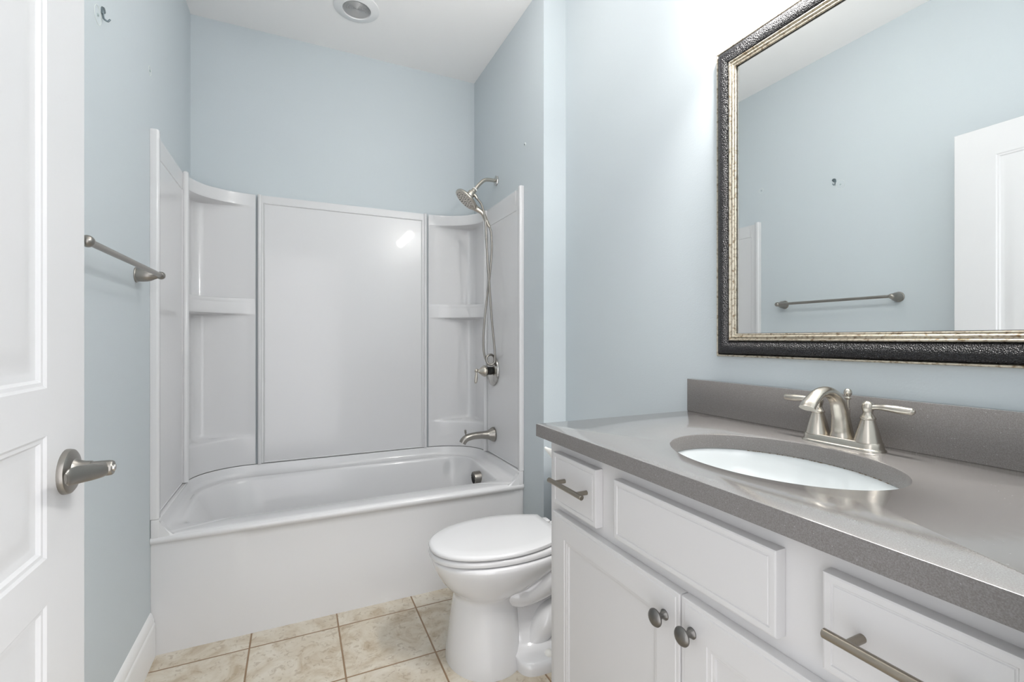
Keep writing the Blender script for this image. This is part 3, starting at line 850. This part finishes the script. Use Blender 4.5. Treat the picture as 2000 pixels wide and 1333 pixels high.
RR = [ring_ell(0, CZ0), ring_rect(0, CZ0), ring_rect(0, CZ1-0.002), ring_rect(0.0006, CZ1-0.0006), ring_rect(0.002, CZ1), ring_ell(0.0025, CZ1), ring_ell(0.0007, CZ1-0.0007), ring_ell(0, CZ1-0.0025), ring_ell(0, CZ0)]
loft(b, RR, True)
bmesh.ops.remove_doubles(b, verts=b.verts, dist=1e-6)
obj('slab', b, M['quartz'], ct, smooth=30)
b = newbm(); box(b, XV-0.0205, CY0, CZ1, XV-0.0005, CY1, 1.0394, 0.0012, 2)
obj('backsplash', b, M['quartz'], ct, smooth=30)

# sink
sk = thing('sink', 'white oval undermount sink basin in the grey countertop', 'sink', (SX, SY, CZ0-0.15))
b = newbm()
def er(i, z, dx=0.0): return [V((SX+dx+(SA+i)*cos(2*pi*k/80), SY+(SB+i)*sin(2*pi*k/80), z)) for k in range(80)]
rg = [er(0.018, CZ0-0.010), er(0.018, CZ0-0.0005), er(0.004, CZ0-0.0005), er(0.002, CZ0-0.003), er(0.000, CZ0-0.012), er(-0.003, CZ0-0.035), er(-0.012, CZ0-0.070), er(-0.032, CZ0-0.105), er(-0.065, CZ0-0.130), er(-0.105, CZ0-0.143), er(-0.142, CZ0-0.148)]
R = loft(b, rg, True)
b.faces.new(R[-1])
basin = obj('basin', b, M['basin'], sk, smooth=60)
b = newbm()
random.seed(4)
P_ = []; R_ = []
for k in range(150):
    t = radians(-42+k*0.58)
    P_.append(V((SX+(SA-0.0006)*cos(t), SY+(SB-0.0006)*sin(t), CZ0-0.0008))); R_.append(0.0003+0.0012*max(0, random.random()-0.45))
tube(b, P_, R_, n=1, seg=6)
obj('old_caulk', b, M['caulk'], sk, label='dark broken caulk line under the counter edge')
b = newbm(); lathe(b, [(0.022, 0), (0.022, 0.003), (0.016, 0.005), (0, 0.005)], (SX, SY, CZ0-0.1478), (0, 0, 1), 24)
obj('drain', b, M['nickel'], sk)

# ------------------------------------------------------------ faucet
FX, FY = 1.074, 0.616
fa = thing('faucet', 'brushed nickel two-handle centerset faucet behind the sink', 'faucet', (FX, FY, CZ1))
def stadium(hx, hy, z, n=24):
    out = []
    for i in range(n+1):
        t = pi*i/n; out.append(V((FX+hx*cos(t), FY+hy-hx+hx*sin(t), z)))
    for i in range(n+1):
        t = pi+pi*i/n; out.append(V((FX+hx*cos(t), FY-hy+hx+hx*sin(t), z)))
    return out
b = newbm()
loft(b, [stadium(0.0275, 0.0825, CZ1), stadium(0.0275, 0.0825, CZ1+0.002), stadium(0.0265, 0.0815, CZ1+0.004), stadium(0.0245, 0.0795, CZ1+0.0055), stadium(0.0235, 0.0785, CZ1+0.010), stadium(0.0225, 0.0775, CZ1+0.0165), stadium(0.021, 0.076, CZ1+0.018)], True, True, True)
fbase = obj('base', b, M['nickel'], fa, smooth=40)
for sgn in (1, -1):
    yc = FY+sgn*0.0510
    b = newbm()
    lathe(b, [(0.0245, 0.016), (0.0245, 0.0185), (0.0235, 0.021), (0.0215, 0.030), (0.0185, 0.042), (0.0150, 0.054), (0.0130, 0.061), (0.0125, 0.063), (0.0140, 0.0645), (0.0142, 0.0665), (0.0125, 0.0685), (0.0098, 0.074), (0.0085, 0.0785), (0.0100, 0.083), (0.0112, 0.089), (0.0105, 0.095), (0.0070, 0.1000), (0.0, 0.1020)], (FX, yc, CZ1), (0, 0, 1), 36)
    h = obj('handle', b, M['nickel'], fa, smooth=50)
    b = newbm()
    z = CZ1+0.089
    P_ = [(FX, yc+sgn*0.006, z), (FX, yc+sgn*0.020, z+0.0020), (FX, yc+sgn*0.035, z+0.0025), (FX, yc+sgn*0.055, z+0.0015), (FX, yc+sgn*0.070, z+0.001), (FX, yc+sgn*0.077, z+0.001), (FX, yc+sgn*0.081, z+0.001)]
    tube(b, P_, [0.0055, 0.0052, 0.0070, 0.0082, 0.0075, 0.0070, 0.003], n=5, seg=20, flat=[1, 1, 1.1, 1.1, 1.1, 1.0, 1.0])
    obj('lever', b, M['nickel'], h, smooth=50)
b = newbm()
tube(b, [(FX+0.002, FY, CZ1+0.017), (FX, FY, CZ1+0.035), (FX-0.006, FY, CZ1+0.070), (FX-0.020, FY, CZ1+0.100), (FX-0.048, FY, CZ1+0.117), (FX-0.080, FY, CZ1+0.115), (FX-0.107, FY, CZ1+0.099), (FX-0.118, FY, CZ1+0.087)],
     [0.0235, 0.0200, 0.0165, 0.0145, 0.0135, 0.0140, 0.0160, 0.0165], n=8, seg=28, flat=[1, 1, 1, 0.95, 0.85, 0.75, 0.62, 0.58], ref=(-1, 0, 0.2))
obj('spout', b, M['nickel'], fa, smooth=60)
b = newbm()
lathe(b, [(0.0042, 0.017), (0.0042, 0.078), (0.0028, 0.079), (0.0028, 0.098), (0.0062, 0.100), (0.0068, 0.102), (0.0050, 0.1045), (0.0052, 0.106), (0.0075, 0.110), (0.0080, 0.114), (0.0070, 0.1185), (0.0035, 0.122), (0.0, 0.1225)], (FX+0.022, FY, CZ1-0.001), (0, 0, 1), 20)
obj('lift_rod', b, M['nickel'], fa, smooth=50)

# ------------------------------------------------------------ mirror
MY0, MY1, MZ0, MZ1 = 0.222, 1.010, 1.115, 2.018
mi = thing('mirror', 'large rectangular wall mirror in black and silver frame above the vanity', 'mirror', (XV, (MY0+MY1)/2, MZ0))
def rect_sweep(bm, prof, closed=True):
    """prof: list of (inset, height off wall)"""
    rings = []
    for i, h in prof:
        x = XV-h
        rings.append([V((x, MY0+i, MZ0+i)), V((x, MY1-i, MZ0+i)), V((x, MY1-i, MZ1-i)), V((x, MY0+i, MZ1-i))])
    if closed: rings.append(rings[0])
    R = loft(bm, rings, True)
    bmesh.ops.remove_doubles(bm, verts=bm.verts, dist=1e-6)
arcp = lambda i0, i1, h0, hmax, n=8: [(i0+(i1-i0)*k/n, h0+(hmax-h0)*sin(pi*k/n)) for k in range(n+1)]
b = newbm(); rect_sweep(b, [(0.0, 0.001), (0.0, 0.012)]+arcp(0.0005, 0.0065, 0.013, 0.0165, 6)+[(0.0068, 0.012), (0.0068, 0.001)])
obj('outer_bead', b, M['bead'], mi, smooth=60, label='thin aged silver outer edge')
b = newbm(); rect_sweep(b, [(0.0070, 0.001), (0.0070, 0.012), (0.009, 0.014)]+[(0.009+0.034*k/12, 0.014+0.012*sin(pi*(0.08+0.84*k/12))) for k in range(13)]+[(0.0445, 0.013), (0.0445, 0.001)])
obj('frame', b, M['leather'], mi, smooth=60, label='black pebbled leather-like band')
b = newbm(); rect_sweep(b, [(0.0447, 0.001), (0.0447, 0.0145)]+arcp(0.045, 0.0525, 0.0155, 0.0195, 6)+[(0.0532, 0.0145), (0.0540, 0.0145)]+arcp(0.0545, 0.0605, 0.0145, 0.0175, 6)+[(0.0612, 0.0130), (0.0622, 0.0128)]+arcp(0.0625, 0.0660, 0.0125, 0.0142, 4)+[(0.0664, 0.0075), (0.0664, 0.001)])
obj('inner_bead', b, M['bead'], mi, smooth=60, label='stepped aged silver inner edge')
b = newbm(); rect_sweep(b, [(0.0664, 0.001), (0.0664, 0.0085), (0.0676, 0.0085), (0.0676, 0.001)])
obj('rebate', b, M['rubber'], mi)
b = newbm(); box(b, XV-0.0070, MY0+0.066, MZ0+0.066, XV-0.0015, MY1-0.066, MZ1-0.066)
obj('mirror_glass', b, M['mirror'], mi, smooth=0)

# ------------------------------------------------------------ towel bar on the left wall
TBX, TBZ, TBN, TBF = -0.417, 1.382, 1.325, 1.935
tb = thing('towel_bar', 'brushed nickel towel bar on the left wall beside the open door', 'towel bar', (XL, (TBN+TBF)/2, TBZ))
b = newbm(); tube(b, [(TBX, TBN+0.004, TBZ), (TBX, TBF-0.004, TBZ)], 0.0078, n=1, seg=22)
obj('bar', b, M['nickel_dark'], tb)
for yy, sg in ((TBN, -1), (TBF, 1)):
    b = newbm()
    lathe(b, [(0.0255, 0.0), (0.0262, 0.002), (0.0248, 0.0045), (0.0228, 0.0055), (0.0224, 0.020), (0.0212, 0.032), (0.0180, 0.043), (0.0130, 0.052), (0.0100, 0.060), (0.008, 0.068)], (XL, yy, TBZ-0.001), (1, 0, 0), 34)
    sphere(b, (TBX, yy+sg*0.002, TBZ), 0.0135, (1, 1.15, 1))
    obj('post', b, M['nickel_dark'], tb, smooth=60)

# robe hook high on the left wall, and scars of removed fittings
hk = thing('robe_hook', 'small grey metal hook high on the left wall near the door', 'hook', (XL, 1.632, 2.05))
b = newbm()
pts = [(0.6*a_, 0.6*b_) for a_, b_ in [(0.0, 0.0), (0.010, 0.012), (0.022, 0.016), (0.034, 0.010), (0.040, 0.0), (0.030, -0.012), (0.012, -0.022), (0.0, -0.026)]]
hy0, hz0 = 1.628, 2.078
f0 = [V((XL+0.0005, hy0+p[0], hz0+p[1]-0.004)) for p in pts]; f1 = [V((XL+0.005, hy0+0.011+(p[0]-0.011)*0.85, hz0-0.005+(p[1]+0.001)*0.85)) for p in pts]
loft(b, [f0, f1], True, True, True)
obj('back_plate', b, M['hookmetal'], hk, smooth=30)
b = newbm(); tube(b, [(XL+0.003, hy0+0.005, hz0-0.008), (XL+0.004, hy0+0.005, hz0-0.022), (XL+0.006, hy0+0.005, hz0-0.031), (XL+0.013, hy0+0.008, hz0-0.034), (XL+0.018, hy0+0.009, hz0-0.027)], [0.0026, 0.0024, 0.0026, 0.0024, 0.0022], n=5, seg=12)
obj('prong', b, M['hookmetal'], hk, smooth=60)

def anchor(y, z, r, label, xw=XL, side=1, name='wall_anchor'):
    t = thing(name, label, 'wall anchor', (xw, y, z))
    bm = newbm()
    pts = []
    for i in range(40):
        a = 2*pi*i/40; pts.append(V((xw+side*0.0006, y+r*cos(a), z+r*sin(a))))
    for i in range(40):   # thin raised rim of dried paint
        pass
    P_ = pts+[pts[0], pts[1]]
    tube(bm, P_, 0.0009, n=1, seg=6)
    obj('paint_ring', bm, M['scar_light'], t)
    bm = newbm(); lathe(bm, [(0.0042, 0), (0.0042, 0.0015), (0.0026, 0.003), (0.0, 0.003)], (xw, y, z), (side, 0, 0), 14)
    obj('screw', bm, M['scar'], t)
    return t
anchor(1.606, 2.040, 0.024, 'faint ring scar of a removed fitting just below the robe hook')
anchor(2.098, 2.146, 0.016, 'small ring scar on the left wall above the shower surround')
t = thing('wall_anchor', 'tiny pale screw anchor on the alcove wall above the surround', 'wall anchor', (XR, 2.085, 2.141))
b = newbm(); lathe(b, [(0.0085, 0), (0.0085, 0.0015), (0.0055, 0.003), (0.0, 0.003)], (XR, 2.085, 2.141), (-1, 0, 0), 18)
obj('collar', b, M['scar_light'], t)
b = newbm(); lathe(b, [(0.004, 0.0025), (0.0035, 0.005), (0.0, 0.005)], (XR, 2.085, 2.139), (-1, 0, 0), 12)
obj('screw', b, M['hookmetal'], t)

# ------------------------------------------------------------ recessed ceiling lamp (switched off)
RLX, RLY = 0.272, 2.420
rl = thing('recessed_light', 'round recessed ceiling light with ribbed grey lens over the tub', 'ceiling light', (RLX, RLY, ZC))
b = newbm(); lathe(b, [(0.108, 0.0), (0.108, 0.003), (0.104, 0.005), (0.085, 0.008), (0.072, 0.013), (0.068, 0.013), (0.066, 0.009), (0.066, 0.001)], (RLX, RLY, ZC), (0, 0, -1), 56, caps=False)
obj('trim_ring', b, M['trim'], rl, smooth=50)
b = newbm()
pr_ = [(0.0665, 0.004)]
for k in range(11): 
    r0 = 0.064-k*0.0056
    pr_ += [(r0, 0.0090), (r0-0.0040, 0.0062)]
pr_ += [(0.0005, 0.0085)]
lathe(b, pr_, (RLX, RLY, ZC), (0, 0, -1), 56, caps=False)
obj('lens', b, M['lens'], rl, smooth=20, label='grey ribbed glass lens')

# ------------------------------------------------------------ vanity lamp above the mirror
vl = thing('vanity_light', 'three-lamp bath light bar on the wall above the mirror', 'wall light', (XV, 0.616, 2.29))
b = newbm(); box(b, XV-0.025, 0.33, 2.265, XV-0.0005, 0.90, 2.325, 0.006, 2)
obj('back_plate', b, M['nickel'], vl)
for yy in (0.39, 0.616, 0.84):
    b = newbm()
    tube(b, [(XV-0.022, yy, 2.295), (XV-0.07, yy, 2.30), (XV-0.105, yy, 2.285)], 0.008, n=4, seg=12)
    lathe(b, [(0.024, 0.0), (0.026, 0.01), (0.026, 0.03)], (XV-0.105, yy, 2.30), (0, 0, -1), 24)
    arm = obj('arm', b, M['nickel'], vl)
    b = newbm(); sphere(b, (XV-0.105, yy, 2.232), 0.040)
    obj('bulb', b, M['bulb'], arm, label='lit white globe bulb')

for yy in (0.39, 0.616, 0.84):     # added spot below each vanity bulb, brightens counter and sink
    l = bpy.data.lights.new('counter_fill_spot', 'SPOT'); l.energy = 21.0; l.spot_size = radians(115); l.spot_blend = 0.7; l.shadow_soft_size = 0.03; l.color = (1.0, 0.97, 0.94)
    o = bpy.data.objects.new('counter_fill_spot', l); C.objects.link(o); o.location = (XV-0.105, yy, 2.185)

# ------------------------------------------------------------ globe added out of view for even fill light
DLX, DLY = 0.50, 1.50
dl = thing('fill_globe_light', 'added fill-light globe on a short stem from the ceiling, out of view', 'ceiling light', (DLX, DLY, ZC))
b = newbm(); lathe(b, [(0.065, 0.0), (0.065, 0.012), (0.050, 0.022), (0.012, 0.026), (0.010, 0.030), (0.010, 0.160), (0.030, 0.170), (0.032, 0.192)], (DLX, DLY, ZC), (0, 0, -1), 40)
obj('stem', b, M['nickel'], dl)
b = newbm(); sphere(b, (DLX, DLY, ZC-0.285), 0.095, (1, 1, 1), 40, 24)
obj('globe', b, M['fill_globe'], dl, label='glowing globe added for fill light')
